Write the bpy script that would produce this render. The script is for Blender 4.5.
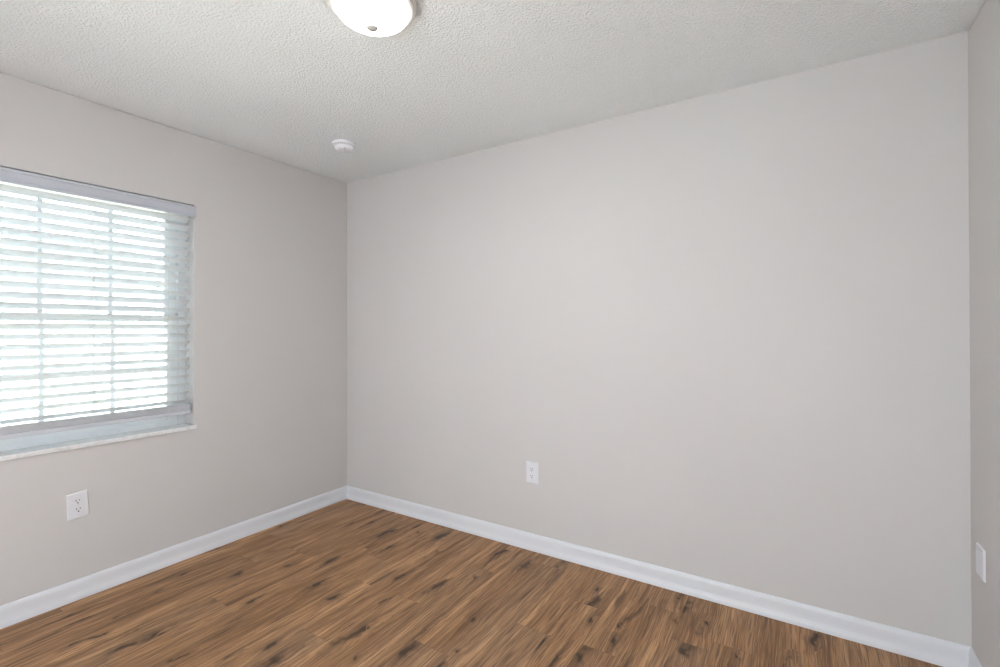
import bpy, bmesh, math, random
from mathutils import Vector, Matrix

S = bpy.context.scene
for o in list(bpy.data.objects):
    bpy.data.objects.remove(o, do_unlink=True)
C = S.collection

# ------------------------------------------------------------------ camera
W, H = 1000, 667
F_PX, YAW, PITCH, ROLL, CY, CAM_Z = 472.863, 0.56126, 0.0048, -0.00149, -6.531, 1.3038
cam_d = bpy.data.cameras.new('camera')
cam_d.sensor_fit = 'HORIZONTAL'
cam_d.sensor_width = 36.0
cam_d.lens = F_PX / W * 36.0
cam_d.shift_y = CY / W
cam_d.clip_start = 0.02
cam = bpy.data.objects.new('camera', cam_d)
C.objects.link(cam)
r = Vector((math.cos(YAW), math.sin(YAW), 0))
f = Vector((-math.sin(YAW), math.cos(YAW), 0))
u = Vector((0, 0, 1))
f2 = f * math.cos(PITCH) + u * math.sin(PITCH)
u2 = u * math.cos(PITCH) - f * math.sin(PITCH)
r3 = r * math.cos(ROLL) + u2 * math.sin(ROLL)
u3 = u2 * math.cos(ROLL) - r * math.sin(ROLL)
m = Matrix((r3, u3, -f2)).transposed().to_4x4()
m.translation = (0, 0, CAM_Z)
cam.matrix_world = m
S.camera = cam

# ------------------------------------------------------------------ world, sun, exposure
SKY_COL, SKY_STR = (0.72, 0.87, 1.0), 6.5
SUN_STR = 36.0
LAMP_COL, LAMP_STR, LAMP_RIM = (0.985, 0.99, 0.955), 105.0, 7.0
FILL_W, FILL_COL = 300.0, (0.83, 0.93, 1.0)  # power and tint of the added fill light
wd = bpy.data.worlds.new('sky')
wd.use_nodes = True
bg = wd.node_tree.nodes['Background']
bg.inputs[0].default_value = (*SKY_COL, 1)
bg.inputs[1].default_value = SKY_STR
S.world = wd
sun_d = bpy.data.lights.new('sun', 'SUN')
sun_d.energy = SUN_STR
sun_d.angle = 0.01
sun_d.color = (1.0, 0.97, 0.93)
sun = bpy.data.objects.new('sun', sun_d)
C.objects.link(sun)
sun.rotation_euler = Vector((0.45, -0.35, 1.0)).to_track_quat('Z', 'Y').to_euler()
S.view_settings.view_transform = 'Standard'
S.view_settings.look = 'None'
S.view_settings.gamma = 1
S.view_settings.use_curve_mapping = False
S.view_settings.exposure = 0.13

# ------------------------------------------------------------------ room dimensions (metres)
XL, XR, YB, YF, ZC = -2.960, 0.5555, 2.4748, -0.90, 2.44
TH = 0.16                                                   # wall thickness
WY0, WY1, WZ0, WZ1 = 0.400, 1.376, 0.752, 2.026             # window opening


# ------------------------------------------------------------------ node helpers
class N:
    def __init__(self, name):
        self.mat = bpy.data.materials.new(name)
        self.mat.use_nodes = True
        self.nt = self.mat.node_tree
        self.b = self.nt.nodes['Principled BSDF']
        self.out = self.nt.nodes['Material Output']

    def n(self, t, **kw):
        x = self.nt.nodes.new(t)
        for k, v in kw.items():
            setattr(x, k, v)
        return x

    def set(self, sock, v):
        if isinstance(v, bpy.types.NodeSocket):
            self.nt.links.new(v, sock)
        elif isinstance(v, (tuple, list)) and len(v) == 3 and sock.type == 'RGBA':
            sock.default_value = (*v, 1)
        else:
            sock.default_value = v

    def math(self, op, a, b=0.0, c=None, clamp=False):
        x = self.n('ShaderNodeMath', operation=op, use_clamp=clamp)
        self.set(x.inputs[0], a)
        self.set(x.inputs[1], b)
        if c is not None:
            self.set(x.inputs[2], c)
        return x.outputs[0]

    def step(self, v, lo, hi, a=0.0, b=1.0):
        x = self.n('ShaderNodeMapRange', interpolation_type='SMOOTHSTEP')
        self.set(x.inputs[0], v)
        for i, q in enumerate((lo, hi, a, b)):
            self.set(x.inputs[1 + i], q)
        return x.outputs[0]

    def mix(self, fac, a, b, mode='MIX'):
        x = self.n('ShaderNodeMix', data_type='RGBA', blend_type=mode)
        self.set(x.inputs[0], fac)
        self.set(x.inputs[6], a)
        self.set(x.inputs[7], b)
        return x.outputs[2]

    def xyz(self, x=0.0, y=0.0, z=0.0):
        c = self.n('ShaderNodeCombineXYZ')
        for i, v in enumerate((x, y, z)):
            self.set(c.inputs[i], v)
        return c.outputs[0]

    def noise(self, vec, scale, detail=2.0, rough=0.5, dist=0.0):
        x = self.n('ShaderNodeTexNoise')
        self.set(x.inputs['Vector'], vec)
        x.inputs['Scale'].default_value = scale
        x.inputs['Detail'].default_value = detail
        x.inputs['Roughness'].default_value = rough
        x.inputs['Distortion'].default_value = dist
        return x.outputs[0]

    def obj(self):
        return self.n('ShaderNodeTexCoord').outputs['Object']

    def bump(self, h, strength, dist):
        x = self.n('ShaderNodeBump')
        x.inputs['Strength'].default_value = strength
        x.inputs['Distance'].default_value = dist
        self.set(x.inputs['Height'], h)
        self.set(self.b.inputs['Normal'], x.outputs[0])

    def base(self, col=None, rough=None, spec=None, metal=None):
        if col is not None:
            self.set(self.b.inputs['Base Color'], col)
        if rough is not None:
            self.set(self.b.inputs['Roughness'], rough)
        if spec is not None:
            self.b.inputs['Specular IOR Level'].default_value = spec
        if metal is not None:
            self.b.inputs['Metallic'].default_value = metal
        return self.mat


def plain(name, col, rough=0.5, spec=0.4, metal=0.0):
    k = N(name)
    nz = k.noise(k.obj(), 9.0, 3.0)
    k.set(k.b.inputs['Base Color'], k.mix(k.step(nz, 0.3, 0.7), tuple(c * 0.985 for c in col), col))
    return k.base(None, rough, spec, metal)


def wall_paint():
    k = N('greige_wall_paint')
    co = k.obj()
    nz = k.noise(co, 1.3, 2.0)
    k.base(k.mix(k.step(nz, 0.3, 0.7), (0.624, 0.602, 0.594), (0.636, 0.614, 0.606)), 0.75, 0.25)
    k.bump(k.noise(co, 260.0, 2.0), 0.05, 0.002)
    return k.mat


def ceiling_paint():
    k = N('stippled_ceiling')
    co = k.obj()
    a = k.noise(co, 112.0, 3.0, 0.55, 0.2)
    b = k.noise(co, 220.0, 2.0, 0.5)
    h = k.math('ADD', k.step(a, 0.36, 0.70), k.math('MULTIPLY', b, 0.35))
    k.base((0.925, 0.952, 0.965), 0.9, 0.15)
    k.bump(h, 0.50, 0.009)
    return k.mat


def floor_wood():
    k = N('vinyl_plank_floor')
    sp = k.n('ShaderNodeSeparateXYZ')
    k.set(sp.inputs[0], k.obj())
    x, y = sp.outputs[0], sp.outputs[1]
    PW, PL = 0.152, 1.22
    xs = k.math('DIVIDE', k.math('ADD', x, 10.03), PW)
    i = k.math('FLOOR', xs)
    wn = k.n('ShaderNodeTexWhiteNoise', noise_dimensions='1D')
    k.set(wn.inputs['W'], i)
    ys = k.math('DIVIDE', k.math('ADD', y, k.math('MULTIPLY_ADD', wn.outputs[0], PL, 10.0)), PL)
    j = k.math('FLOOR', ys)
    wn2 = k.n('ShaderNodeTexWhiteNoise', noise_dimensions='2D')
    k.set(wn2.inputs['Vector'], k.xyz(i, j))
    rv = wn2.outputs['Value']
    rc = k.n('ShaderNodeSeparateColor')
    k.set(rc.inputs[0], wn2.outputs['Color'])
    r1, r2, r3_ = rc.outputs
    # seam distance in metres
    fx, fy = k.math('FRACT', xs), k.math('FRACT', ys)
    dx = k.math('MULTIPLY', k.math('MINIMUM', fx, k.math('SUBTRACT', 1.0, fx)), PW)
    dy = k.math('MULTIPLY', k.math('MINIMUM', fy, k.math('SUBTRACT', 1.0, fy)), PL)
    seam = k.step(k.math('MINIMUM', dx, dy), 0.0004, 0.0016, 1.0, 0.0)
    # per-plank coordinates
    px = k.math('ADD', x, k.math('MULTIPLY', r1, 31.0))
    py = k.math('ADD', y, k.math('MULTIPLY', r2, 47.0))
    # knots: a few elongated dark eyes per plank
    wob = k.noise(k.xyz(px, py, r3_), 9.0, 2.0)
    wob2 = k.math('MULTIPLY', k.math('SUBTRACT', wob, 0.5), 0.80)
    vo = k.n('ShaderNodeTexVoronoi', feature='F1', voronoi_dimensions='2D')
    k.set(vo.inputs['Vector'], k.xyz(k.math('MULTIPLY_ADD', px, 9.0, wob2), k.math('MULTIPLY_ADD', py, 2.6, wob2), 0.0))
    vo.inputs['Scale'].default_value = 1.0
    nib = k.noise(k.xyz(k.math('MULTIPLY', px, 70.0), k.math('MULTIPLY', py, 16.0), 0.0), 1.0, 3.0, 0.65)
    vd = k.math('ADD', vo.outputs['Distance'], k.math('MULTIPLY', k.math('SUBTRACT', nib, 0.5), 0.22))
    vc = k.n('ShaderNodeSeparateColor')
    k.set(vc.inputs[0], vo.outputs['Color'])
    pick = k.step(vc.outputs[0], 0.38, 0.42)
    size = k.math('MULTIPLY_ADD', k.math('POWER', vc.outputs[1], 2.0), 0.17, 0.07)
    core = k.math('MULTIPLY', k.step(vd, k.math('MULTIPLY', size, 0.1), k.math('MULTIPLY', size, 1.25), 1.0, 0.0), pick)
    halo = k.math('MULTIPLY', k.step(vd, size, k.math('MULTIPLY', size, 3.2), 1.0, 0.0), pick)
    # grain that bends round the knots
    bend = k.math('MULTIPLY', k.step(vd, 0.0, 0.55, 1.0, 0.0), k.math('MULTIPLY', pick, 0.012))
    low = k.noise(k.xyz(k.math('MULTIPLY', px, 3.0), k.math('MULTIPLY', py, 0.9), 0.0), 2.2, 2.0)
    gx = k.math('ADD', k.math('ADD', px, bend), k.math('MULTIPLY', k.math('SUBTRACT', low, 0.5), 0.03))
    broad = k.noise(k.xyz(k.math('MULTIPLY', gx, 17.0), k.math('MULTIPLY', py, 0.75), r1), 1.0, 3.0, 0.55)
    mid = k.noise(k.xyz(k.math('MULTIPLY', gx, 62.0), k.math('MULTIPLY', py, 1.9), r2), 1.0, 3.0, 0.6)
    fine = k.noise(k.xyz(k.math('MULTIPLY', gx, 260.0), k.math('MULTIPLY', py, 6.0), r3_), 1.0, 3.0, 0.6)
    # cathedral rings
    cn = k.noise(k.xyz(k.math('MULTIPLY', gx, 8.0), k.math('MULTIPLY', py, 0.8), r3_), 1.0, 1.0, 0.4)
    ring = k.math('PINGPONG', k.math('MULTIPLY', cn, 9.0), 0.5)
    ring = k.math('MULTIPLY', k.step(ring, 0.0, 0.22, 1.0, 0.0), k.step(mid, 0.35, 0.6))
    # dark mineral streaks
    st = k.noise(k.xyz(k.math('MULTIPLY', gx, 30.0), k.math('MULTIPLY', py, 2.6), k.math('ADD', r1, 5.0)), 1.0, 2.0, 0.5)
    streak = k.step(st, 0.62, 0.74)
    cr = k.n('ShaderNodeValToRGB')
    e = cr.color_ramp.elements
    e[0].position, e[0].color = 0.32, (0.150, 0.074, 0.033, 1)
    e[1].position, e[1].color = 0.69, (0.720, 0.425, 0.215, 1)
    q = e.new(0.44); q.color = (0.330, 0.172, 0.078, 1)
    q = e.new(0.56); q.color = (0.450, 0.248, 0.124, 1)
    tone = k.math('ADD', k.math('MULTIPLY', broad, 0.60), k.math('MULTIPLY', mid, 0.40))
    tone = k.math('ADD', tone, k.math('MULTIPLY', k.math('SUBTRACT', rv, 0.5), 0.05))
    k.set(cr.inputs[0], tone)
    col = cr.outputs[0]
    grey = k.step(r2, 0.70, 0.95, 0.0, 0.22)
    col = k.mix(grey, col, (0.285, 0.205, 0.145))
    col = k.mix(k.step(fine, 0.38, 0.56, 0.62, 0.0), col, (0.10, 0.055, 0.032))
    col = k.mix(k.step(fine, 0.56, 0.72, 0.0, 0.50), col, (0.58, 0.39, 0.25))
    col = k.mix(k.math('MULTIPLY', ring, 0.30), col, (0.13, 0.070, 0.040))
    col = k.mix(k.math('MULTIPLY', streak, 0.62), col, (0.060, 0.034, 0.022))
    col = k.mix(k.math('MULTIPLY', halo, 0.32), col, (0.085, 0.047, 0.028))
    col = k.mix(k.math('MULTIPLY', core, 0.90), col, (0.028, 0.017, 0.012))
    col = k.mix(k.math('MULTIPLY', seam, 0.40), col, (0.06, 0.035, 0.02))
    k.base(col, k.step(fine, 0.2, 0.8, 0.50, 0.62), 0.32)
    k.bump(k.math('SUBTRACT', k.math('MULTIPLY', fine, 0.25), seam), 0.25, 0.0012)
    return k.mat


def glass_mat():
    k = N('window_glass')
    fr = k.n('ShaderNodeFresnel')
    fr.inputs[0].default_value = 1.45
    tr = k.n('ShaderNodeBsdfTransparent')
    tr.inputs[0].default_value = (0.93, 0.96, 0.955, 1)
    gl = k.n('ShaderNodeBsdfGlossy')
    gl.inputs['Roughness'].default_value = 0.0
    mx = k.n('ShaderNodeMixShader')
    k.set(mx.inputs[0], fr.outputs[0])
    k.set(mx.inputs[1], tr.outputs[0])
    k.set(mx.inputs[2], gl.outputs[0])
    k.nt.links.new(mx.outputs[0], k.out.inputs[0])
    return k.mat


def slat_mat():
    k = N('white_blind_slat')
    k.base((0.90, 0.90, 0.89), 0.45, 0.4)
    tl = k.n('ShaderNodeBsdfTranslucent')
    tl.inputs[0].default_value = (0.92, 0.935, 0.95, 1)
    mx = k.n('ShaderNodeMixShader')
    mx.inputs[0].default_value = 0.28
    k.set(mx.inputs[1], k.b.outputs[0])
    k.set(mx.inputs[2], tl.outputs[0])
    k.nt.links.new(mx.outputs[0], k.out.inputs[0])
    return k.mat


def lamp_mat():
    k = N('lit_frosted_glass')
    k.base((0.95, 0.95, 0.93), 0.3, 0.5)
    k.set(k.b.inputs['Emission Color'], LAMP_COL)
    # glow shaped to spare the ceiling: bowl bottom strongest, rim under the pan much less
    sp = k.n('ShaderNodeSeparateXYZ')
    k.set(sp.inputs[0], k.obj())
    k.set(k.b.inputs['Emission Strength'], k.step(sp.outputs[2], -0.086, -0.064, LAMP_STR, LAMP_RIM))
    return k.mat


def marble_mat():
    k = N('white_marble_sill')
    co = k.obj()
    v = k.noise(co, 14.0, 5.0, 0.6, 1.6)
    k.base(k.mix(k.step(k.math('ABSOLUTE', k.math('SUBTRACT', v, 0.5)), 0.0, 0.05, 0.35, 0.0), (0.82, 0.83, 0.83), (0.52, 0.53, 0.55)), 0.25, 0.5)
    return k.mat


def ground_mat():
    k = N('sunlit_lawn')
    co = k.obj()
    n1 = k.noise(co, 0.35, 4.0)
    n2 = k.noise(co, 30.0, 2.0)
    col = k.mix(k.step(n1, 0.35, 0.65), (0.42, 0.43, 0.37), (0.50, 0.50, 0.44))
    k.base(k.mix(k.step(n2, 0.3, 0.7, 0.0, 0.25), col, (0.34, 0.37, 0.27)), 0.9, 0.1)
    return k.mat


def foliage_mat():
    k = N('tree_leaves')
    n1 = k.noise(k.obj(), 3.0, 3.0)
    k.base(k.mix(k.step(n1, 0.3, 0.7), (0.07, 0.12, 0.045), (0.14, 0.20, 0.08)), 0.7, 0.2)
    return k.mat


M = dict(
    wall=wall_paint(), ceil=ceiling_paint(), floor=floor_wood(), glass=glass_mat(), slat=slat_mat(), lamp=lamp_mat(),
    marble=marble_mat(), ground=ground_mat(), leaf=foliage_mat(),
    trim=plain('white_trim_paint', (0.77, 0.785, 0.825), 0.38, 0.45),
    vinyl=plain('white_vinyl', (0.82, 0.84, 0.85), 0.4, 0.4),
    plastic=plain('white_plastic', (0.77, 0.775, 0.815), 0.35, 0.45),
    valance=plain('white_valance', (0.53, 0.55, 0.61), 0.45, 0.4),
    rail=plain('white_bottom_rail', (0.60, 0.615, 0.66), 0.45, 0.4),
    shell=plain('white_detector_plastic', (0.87, 0.87, 0.90), 0.35, 0.45),
    cord=plain('white_cord', (0.80, 0.80, 0.78), 0.8, 0.2),
    dark=plain('dark_slot', (0.035, 0.032, 0.032), 0.6, 0.3),
    greyslot=plain('grey_vent', (0.30, 0.30, 0.32), 0.6, 0.3),
    nickel=plain('satin_nickel', (0.66, 0.65, 0.62), 0.45, 0.5, 0.0),
    pan=plain('white_enamel_pan', (0.80, 0.79, 0.76), 0.4, 0.4),
    screw=plain('painted_screw', (0.70, 0.70, 0.72), 0.35, 0.5),
    bounce_floor=plain('pale_bounce_floor', (0.86, 0.86, 0.86), 0.5, 0.3),  # kept pale to bounce the added fill light up to the ceiling
    bark=plain('tree_bark', (0.16, 0.11, 0.08), 0.9, 0.1),
    stucco=plain('pale_stucco', (0.62, 0.60, 0.56), 0.9, 0.1),
    shingle=plain('grey_shingles', (0.085, 0.090, 0.10), 0.9, 0.1),
)


# ------------------------------------------------------------------ mesh helpers
def obj(name, bm, mat, parent=None, smooth=False, bevel=0.0, seg=2, **props):
    bmesh.ops.recalc_face_normals(bm, faces=bm.faces)
    me = bpy.data.meshes.new(name)
    bm.to_mesh(me)
    bm.free()
    me.materials.append(mat)
    if smooth:
        for p in me.polygons:
            p.use_smooth = True
    o = bpy.data.objects.new(name, me)
    C.objects.link(o)
    if parent:
        o.parent = parent
    if bevel:
        b = o.modifiers.new('bevel', 'BEVEL')
        b.width, b.segments, b.limit_method, b.angle_limit = bevel, seg, 'ANGLE', math.radians(40)
    for k_, v in props.items():
        o[k_] = v
    return o


def empty(name, loc=(0, 0, 0), rot=(0, 0, 0), **props):
    o = bpy.data.objects.new(name, None)
    o.empty_display_size = 0.05
    C.objects.link(o)
    o.location, o.rotation_euler = loc, rot
    for k_, v in props.items():
        o[k_] = v
    return o


def box(bm, x0, x1, y0, y1, z0, z1):
    v = [bm.verts.new(p) for p in ((x0, y0, z0), (x1, y0, z0), (x1, y1, z0), (x0, y1, z0),
                                   (x0, y0, z1), (x1, y0, z1), (x1, y1, z1), (x0, y1, z1))]
    for q in ((0, 3, 2, 1), (4, 5, 6, 7), (0, 1, 5, 4), (1, 2, 6, 5), (2, 3, 7, 6), (3, 0, 4, 7)):
        bm.faces.new([v[i] for i in q])
    return bm


def sweep(bm, sections):
    """join equal-length closed rings of points into one capped solid"""
    rings = [[bm.verts.new(p) for p in s] for s in sections]
    n = len(rings[0])
    for a, b in zip(rings, rings[1:]):
        for i in range(n):
            bm.faces.new((a[i], a[(i + 1) % n], b[(i + 1) % n], b[i]))
    bm.faces.new(rings[0])
    bm.faces.new(rings[-1][::-1])
    return bm


def lathe(bm, prof, n=64, cx=0.0, cy=0.0):
    """prof: (r, z) from one end to the other; r == 0 closes to a pole"""
    rings = []
    for r_, z in prof:
        if r_ < 1e-6:
            rings.append([bm.verts.new((cx, cy, z))])
        else:
            rings.append([bm.verts.new((cx + r_ * math.cos(2 * math.pi * i / n), cy + r_ * math.sin(2 * math.pi * i / n), z)) for i in range(n)])
    for a, b in zip(rings, rings[1:]):
        if len(a) == 1 and len(b) == 1:
            continue
        for i in range(n):
            q = (i + 1) % n
            if len(a) == 1:
                bm.faces.new((a[0], b[q], b[i]))
            elif len(b) == 1:
                bm.faces.new((a[i], a[q], b[0]))
            else:
                bm.faces.new((a[i], a[q], b[q], b[i]))
    if len(rings[0]) > 1:
        bm.faces.new(rings[0][::-1])
    if len(rings[-1]) > 1:
        bm.faces.new(rings[-1])
    return bm


def B():
    return bmesh.new()


ST = dict(kind='structure')

# ------------------------------------------------------------------ room shell
obj('floor', box(B(), XL - TH, XR + TH, YF - TH, YB + TH, -0.06, 0.0), M['floor'], **ST)
obj('ceiling', box(B(), XL - TH, XR + TH, YF - TH, YB + TH, ZC, ZC + 0.10), M['ceil'], **ST)
bm = B()
GAP = 0.004                                                  # thin open joint between side wall and ceiling
box(bm, XL - TH, XL, YF - TH, WY0, 0, ZC - GAP)
box(bm, XL - TH, XL, WY1, YB + TH, 0, ZC - GAP)
box(bm, XL - TH, XL, WY0, WY1, 0, WZ0 - 0.022)
box(bm, XL - TH, XL, WY0, WY1, WZ1, ZC - GAP)
box(bm, XL - TH, XL - 0.008, YF - TH, YB + TH, ZC - GAP, ZC)
obj('wall_left', bm, M['wall'], **ST)
obj('wall_back', box(B(), XL, XR, YB, YB + TH, 0, ZC), M['wall'], **ST)
bm = box(B(), XR, XR + TH, YF - TH, YB + TH, 0, ZC - GAP)
box(bm, XR + 0.008, XR + TH, YF - TH, YB + TH, ZC - GAP, ZC)
obj('wall_right', bm, M['wall'], **ST)
DX0, DX1, DZ = -2.10, 0.42, 2.05                             # wide opening added behind the camera to let fill light in
bm = B()
box(bm, XL, DX0, YF - TH, YF, 0, ZC)
box(bm, DX1, XR, YF - TH, YF, 0, ZC)
box(bm, DX0, DX1, YF - TH, YF, DZ, ZC)
obj('wall_front', bm, M['wall'], **ST)
HX0, HX1, HY = -2.5, 0.9, YF - TH - 1.15                     # unseen closed space added to hold the fill light
bm = B()
box(bm, HX0 - .1, HX1 + .1, HY - .1, HY, 0, ZC)
box(bm, HX0 - .1, HX0, HY, YF - TH, 0, ZC)
box(bm, HX1, HX1 + .1, HY, YF - TH, 0, ZC)
obj('wall_fill_hall', bm, M['wall'], **ST)
obj('floor_fill_hall', box(B(), HX0 - .1, HX1 + .1, HY - .1, YF - TH, -0.06, 0.0), M['bounce_floor'], **ST)
obj('ceiling_fill_hall', box(B(), HX0 - .1, HX1 + .1, HY - .1, YF - TH, ZC, ZC + .1), M['ceil'], **ST)
fill_d = bpy.data.lights.new('fill_light', 'AREA')  # added fill lamp, out of view, brightens the room through the opening
fill_d.shape, fill_d.size, fill_d.size_y, fill_d.energy, fill_d.color = 'RECTANGLE', 3.0, 0.12, FILL_W, FILL_COL
fill_lamp = bpy.data.objects.new('fill_light', fill_d)
C.objects.link(fill_lamp)
fill_lamp.location = ((DX0 + DX1) / 2, YF - TH - 0.12, 2.25)
fill_lamp.rotation_euler = Vector((0, 0.3, 0.95)).to_track_quat('Z', 'Y').to_euler()

# baseboards: one moulded profile (thickness, height), mitred at the corners
PROF = [(0.0, 0.0), (0.0175, 0.0), (0.0175, 0.010), (0.0165, 0.017), (0.0140, 0.026), (0.0118, 0.036), (0.0110, 0.048),
        (0.0110, 0.074), (0.0100, 0.082), (0.0075, 0.089), (0.0045, 0.0945), (0.0015, 0.0955), (0.0, 0.0955)]


def baseboard(name, fn):
    o = obj(name, sweep(B(), [[fn(t, z, e) for t, z in PROF] for e in (0, 1)]), M['trim'], **ST)
    return o


baseboard('baseboard_left', lambda t, z, e: (XL + t, (YF + t, YB - t)[e], z))
baseboard('baseboard_back', lambda t, z, e: ((XL + t, XR - t)[e], YB - t, z))
baseboard('baseboard_right', lambda t, z, e: (XR - t, (YB - t, YF + t)[e], z))
baseboard('baseboard_front', lambda t, z, e: ((DX0 - 0.02, XL + t)[e], YF + t, z))

# ------------------------------------------------------------------ window (single hung, three by two lites in each sash)
win = empty('window_1', (XL, (WY0 + WY1) / 2, WZ0), **ST)


def wpart(name, bm, mat, parent=win, **kw):
    o = obj(name, bm, mat, None, **kw)
    o.parent = parent
    o.matrix_parent_inverse = Matrix.Translation(-Vector(win.location)) if parent is win else Matrix.Identity(4)
    o['kind'] = 'structure'
    return o


FX0, FX1 = XL - 0.158, XL - 0.098                            # vinyl frame depth
bm = B()
fw = 0.040
box(bm, FX0, FX1, WY0, WY0 + fw, WZ0, WZ1)
box(bm, FX0, FX1, WY1 - fw, WY1, WZ0, WZ1)
box(bm, FX0, FX1, WY0 + fw, WY1 - fw, WZ0, WZ0 + 0.030)
box(bm, FX0, FX1, WY0 + fw, WY1 - fw, WZ1 - fw, WZ1)
wpart('window_frame', bm, M['vinyl'], bevel=0.002)
ia, ib = WY0 + fw, WY1 - fw                                  # between the frame jambs
st = 0.056                                                   # sash stile
ga, gb = ia + st, ib - st                                    # glass edges


def sash(name, x0, x1, z0, z1, rb, rt):
    bm = B()
    box(bm, x0, x1, ia + .001, ga, z0, z1)
    box(bm, x0, x1, gb, ib - .001, z0, z1)
    box(bm, x0, x1, ga, gb, z0, z0 + rb)
    box(bm, x0, x1, ga, gb, z1 - rt, z1)
    s = wpart(name, bm, M['vinyl'], bevel=0.002)
    xm = (x0 + x1) / 2
    g0, g1 = z0 + rb, z1 - rt
    p = obj('window_pane', box(B(), xm - .002, xm + .002, ga - .004, gb + .004, g0 - .004, g1 + .004), M['glass'], s, **ST)
    bm = B()
    for y in (0.749, 1.027):
        box(bm, xm + .0025, xm + .010, y - .0095, y + .0095, g0, g1)
    zm = (g0 + g1) / 2
    for a, b in ((ga, 0.749 - .0095), (0.749 + .0095, 1.027 - .0095), (1.027 + .0095, gb)):
        box(bm, xm + .0025, xm + .010, a, b, zm - .0095, zm + .0095)
    obj('window_grille', bm, M['vinyl'], s, **ST)
    return s


sash('lower_sash', XL - 0.128, XL - 0.100, WZ0 + 0.030, 1.385, 0.050, 0.037)
sash('upper_sash', XL - 0.157, XL - 0.129, 1.350, WZ1 - fw, 0.037, 0.040)
bm = B()
SZ0, SZ1 = WZ0 - 0.022, WZ0
pts = [(FX0, WY0), (FX0, WY1), (XL - 0.0005, WY1), (XL - 0.0005, WY1 + 0.010), (XL + 0.016, WY1 + 0.010),
       (XL + 0.016, WY0 - 0.010), (XL - 0.0005, WY0 - 0.010), (XL - 0.0005, WY0)]
lo = [bm.verts.new((a, b, SZ0)) for a, b in pts]
hi = [bm.verts.new((a, b, SZ1)) for a, b in pts]
bm.faces.new(lo[::-1])
bm.faces.new(hi)
for i in range(len(pts)):
    q = (i + 1) % len(pts)
    bm.faces.new((lo[i], lo[q], hi[q], hi[i]))
wpart('window_sill', bm, M['marble'], bevel=0.003)

# ------------------------------------------------------------------ blind inside the window opening
blind = empty('window_blind', (XL, (WY0 + WY1) / 2, 2.0),
              label='white horizontal slat blind with valance hanging in the window, slats nearly open', category='blind')


def bpart(name, bm, mat, parent=blind, **kw):
    o = obj(name, bm, mat, parent, **kw)
    if parent is blind:
        o.matrix_parent_inverse = Matrix.Translation(-Vector(blind.location))
    return o


BY0, BY1 = WY0 + 0.014, WY1 - 0.015
# valance with a moulded face and short returns
VP = [(XL - 0.004, 1.955), (XL + 0.010, 1.955), (XL + 0.013, 1.960), (XL + 0.013, 1.966), (XL + 0.010, 1.970), (XL + 0.010, 2.004),
      (XL + 0.014, 2.009), (XL + 0.014, 2.018), (XL + 0.0005, 2.018), (XL + 0.0005, 2.012), (XL - 0.004, 2.012)]
VPF = [(XL + 0.001, 1.955)] + VP[1:8] + [(XL + 0.001, 2.018)]
bm = sweep(B(), [[(a, y, z) for a, z in VPF] for y in (WY0 - 0.008, WY1 + 0.006)])
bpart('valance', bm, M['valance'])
bpart('head_rail', box(B(), XL - 0.062, XL - 0.004, BY0, BY1, 1.958, 2.008), M['vinyl'], bevel=0.003)
TILT, SW, STH = 0.50, 0.050, 0.0028


def slat_section(xc, zc, tilt, w=SW, th=STH, crown=0.0022, n=6):
    top, bot = [], []
    for i in range(n + 1):
        s = -w / 2 + w * i / n
        h = crown * (1 - (2 * s / w) ** 2)
        for lst, d in ((top, th / 2), (bot, -th / 2)):
            hh = h + d
            lst.append((xc + s * math.cos(tilt) - hh * math.sin(tilt), zc + s * math.sin(tilt) + hh * math.cos(tilt)))
    return top + bot[::-1]


XS = XL - 0.032
bm = B()
rng = random.Random(3)
slat_z = []
for k_ in range(-1, 22):
    zf = 1.901 - 0.0474 * k_
    zc = zf - SW / 2 * math.sin(TILT)
    slat_z.append(zc)
    tl = TILT + rng.uniform(-0.02, 0.02)
    sec = slat_section(XS, zc, tl)
    dz = rng.uniform(-0.0008, 0.0008)
    sweep(bm, [[(a, BY0, z) for a, z in sec], [(a, BY1, z + dz) for a, z in sec]])
bpart('slats', bm, M['slat'])
bm = B()
for k_ in range(8):
    sec = slat_section(XS, 0.8455 + 0.0037 * k_, 0.0)
    sweep(bm, [[(a, y, z) for a, z in sec] for y in (BY0 + 0.001 * (k_ % 2), BY1 - 0.001 * (k_ % 3))])
bpart('stacked_slats', bm, M['rail'])
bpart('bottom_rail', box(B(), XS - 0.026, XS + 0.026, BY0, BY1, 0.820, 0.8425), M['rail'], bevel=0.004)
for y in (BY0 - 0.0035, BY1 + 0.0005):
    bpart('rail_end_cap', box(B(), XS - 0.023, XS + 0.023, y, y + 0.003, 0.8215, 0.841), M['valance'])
for y in (0.528, 0.915, 1.248):
    bm = B()
    for xx in (XS - 0.0275, XS + 0.0265):
        box(bm, xx, xx + 0.0009, y - 0.0006, y + 0.0006, 0.843, 1.958)
    for zc in slat_z:
        d = SW / 2 * math.sin(TILT)
        sweep(bm, [[(XS - 0.027, y - .0006, zc - d - .003), (XS - 0.027, y + .0006, zc - d - .003), (XS - 0.027, y + .0006, zc - d - .0022), (XS - 0.027, y - .0006, zc - d - .0022)],
                   [(XS + 0.027, y - .0006, zc + d - .003), (XS + 0.027, y + .0006, zc + d - .003), (XS + 0.027, y + .0006, zc + d - .0022), (XS + 0.027, y - .0006, zc + d - .0022)]])
    bpart('ladder_cord', bm, M['cord'])
    bm = B()
    box(bm, XS - 0.0008, XS + 0.0008, y + 0.010, y + 0.0116, 0.843, 1.958)
    bpart('lift_cord', bm, M['cord'])

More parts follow.
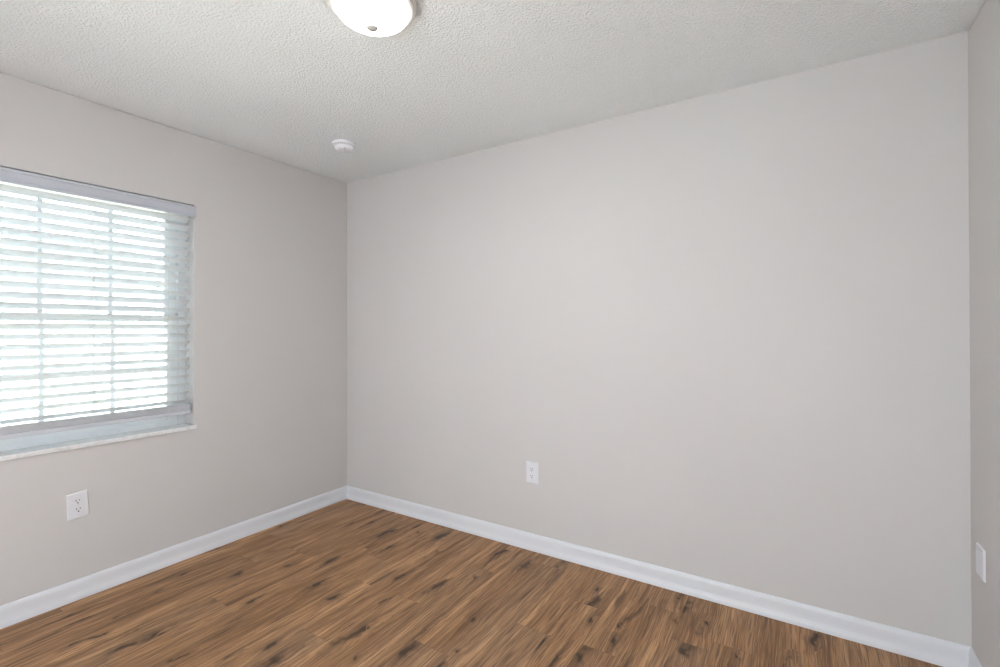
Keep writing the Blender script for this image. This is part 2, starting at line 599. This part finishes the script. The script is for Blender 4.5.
# ------------------------------------------------------------------ ceiling light
LX, LY = -1.234, 1.140
lamp = empty('ceiling_light', (LX, LY, ZC), label='lit flush dome ceiling light with frosted bowl and small metal finial', category='ceiling light')
pan = [(0.0, 0.0), (0.152, 0.0), (0.154, -0.004), (0.154, -0.012), (0.150, -0.018), (0.142, -0.021), (0.142, -0.030), (0.136, -0.034), (0.130, -0.034), (0.0, -0.034)]
obj('base_pan', lathe(B(), pan, 96), M['pan'], lamp, smooth=True).modifiers.new('edge', 'EDGE_SPLIT').split_angle = math.radians(35)
bowl = [(0.0, -0.0345), (0.114, -0.0345), (0.1205, -0.038), (0.1220, -0.044)]
for i in range(1, 17):
    a = i / 16
    ang = a * math.pi / 2
    bowl.append((0.1220 * math.cos(ang) ** 1.9 if a < 1 else 0.0, -0.044 - 0.051 * math.sin(ang)))
obj('glass_bowl', lathe(B(), bowl, 96), M['lamp'], lamp, smooth=True)
fin = [(0.0, -0.0930), (0.0200, -0.0930), (0.0215, -0.0950), (0.0215, -0.0995), (0.0185, -0.1025), (0.0100, -0.1045), (0.0, -0.1050)]
obj('finial', lathe(B(), fin, 32), M['nickel'], lamp, smooth=True, label='small round nickel finial')

# ------------------------------------------------------------------ smoke detector
DX, DY = -2.342, 1.938
det = empty('smoke_detector', (DX, DY, ZC), rot=(0, 0, 0.5), label='small round white smoke detector on the ceiling near the corner', category='smoke detector')
obj('mounting_plate', lathe(B(), [(0, 0), (0.070, 0), (0.0705, -0.003), (0.0695, -0.009), (0.066, -0.012), (0, -0.012)], 64), M['shell'], det, smooth=True)
obj('detector_body', lathe(B(), [(0, -0.0125), (0.0565, -0.0125), (0.0585, -0.017), (0.0575, -0.026), (0.053, -0.036), (0.046, -0.042), (0.030, -0.0445), (0, -0.045)], 64), M['shell'], det, smooth=True)
bm = B()
for i in range(28):
    a = 2 * math.pi * i / 28
    mt = Matrix.Rotation(a, 4, 'Z')
    b2 = box(B(), 0.0560, 0.0583, -0.0030, 0.0030, -0.0225, -0.0195)
    me = bpy.data.meshes.new('tmp')
    b2.to_mesh(me)
    b2.free()
    me.transform(mt)
    bm.from_mesh(me)
    bpy.data.meshes.remove(me)
obj('vent_ring', bm, M['greyslot'], det, label='ring of thin grey vent slots')
obj('test_button', lathe(B(), [(0, -0.0445), (0.0095, -0.0445), (0.0095, -0.0468), (0.008, -0.0475), (0, -0.0475)], 32, 0.0, -0.012), M['shell'], det, smooth=True)
obj('indicator_light', lathe(B(), [(0, -0.0400), (0.0028, -0.0400), (0.0028, -0.0445), (0, -0.0450)], 16, 0.020, -0.040), M['dark'], det, label='tiny dark indicator light')


# ------------------------------------------------------------------ wall plates (built facing -Y, plate back at y = 0)
def plate_mesh(w, h, d, bev=0.0035):
    bm = B()
    secs = [(w, h, 0.0), (w, h, -d + bev), (w - 2 * bev * .5, h - 2 * bev * .5, -d + bev * .35), (w - 2 * bev, h - 2 * bev, -d)]
    return sweep(bm, [[(-a / 2, y, -b / 2), (a / 2, y, -b / 2), (a / 2, y, b / 2), (-a / 2, y, b / 2)] for a, b, y in secs])


def disc_y(r_, y0, y1, cx=0.0, cz=0.0, n=24, flat=None):
    bm = B()
    ring = []
    for i in range(n):
        a = 2 * math.pi * i / n
        px_, pz_ = r_ * math.cos(a), r_ * math.sin(a)
        if flat:
            pz_ = max(-flat, min(flat, pz_))
        ring.append((cx + px_, cz + pz_))
    return sweep(bm, [[(a, y, b) for a, b in ring] for y in (y0, y1)])


def wall_outlet(loc, rotz, w, h, label, lean=0.0):
    t = empty('wall_outlet', loc, (0, lean, rotz), label=label, category='outlet', group='duplex wall outlets')
    obj('cover_plate', plate_mesh(w, h, 0.0062), M['plastic'], t)
    obj('screw', disc_y(0.0033, -0.0060, -0.0072), M['screw'], t, label='small screw head in the middle')
    for zc in (0.0205, -0.0205):
        rcp = obj('receptacle', disc_y(0.0172, -0.0060, -0.0076, 0, zc, 40, 0.0142), M['plastic'], t, bevel=0.0006)
        bm = B()
        box(bm, -0.0078, -0.0052, -0.0081, -0.0072, zc + 0.0002, zc + 0.0092)
        box(bm, 0.0052, 0.0078, -0.0081, -0.0072, zc + 0.0012, zc + 0.0086)
        obj('blade_slot', bm, M['dark'], rcp, label='pair of dark upright slots')
        obj('ground_hole', disc_y(0.0031, -0.0072, -0.0081, 0, zc - 0.0072, 16), M['dark'], rcp, label='round dark hole')
    return t


wall_outlet((XL, 0.8545, 0.4530), math.radians(90), 0.081, 0.124, 'white duplex outlet on the wall below the window', math.radians(-3.5))
wall_outlet((-1.331, YB, 0.4555), 0.0, 0.079, 0.124, 'white duplex outlet on the wide wall without a window')
t = empty('blank_wall_plate', (XR, 2.350, 0.4690), (0, 0, math.radians(-90)),
          label='plain white blank plate on the side wall beside the room corner', category='wall plate')
obj('cover_plate', plate_mesh(0.082, 0.109, 0.0070), M['plastic'], t)
for z in (0.042, -0.042):
    obj('screw', disc_y(0.0030, -0.0068, -0.0078, 0, z), M['screw'], t, label='small white screw head')

# ------------------------------------------------------------------ outdoors, seen between the slats
obj('ground_outside', box(B(), -60, XL - TH - 0.005, -40, 60, -0.45, -0.25), M['ground'], **ST)
house = empty('neighbouring_house', (-17.0, 2.0, -0.25), label='pale house with a grey gable roof across the lawn outside the window', category='house')
obj('house_wall', box(B(), -4, 4, -4.5, 3.2, 0, 2.65), M['stucco'], house)
rf = [(-4.5, -5.0), (4.5, -5.0), (4.5, 3.7), (-4.5, 3.7)]
bm = B()
e_ = [bm.verts.new((a, b, 2.655)) for a, b in rf]
g_ = [bm.verts.new((0, -5.0, 4.2)), bm.verts.new((0, 3.7, 4.2))]
bm.faces.new(e_[::-1])
bm.faces.new((e_[0], e_[1], g_[0]))
bm.faces.new((e_[2], e_[3], g_[1]))
bm.faces.new((e_[1], e_[2], g_[1], g_[0]))
bm.faces.new((e_[3], e_[0], g_[0], g_[1]))
obj('roof', bm, M['shingle'], house)
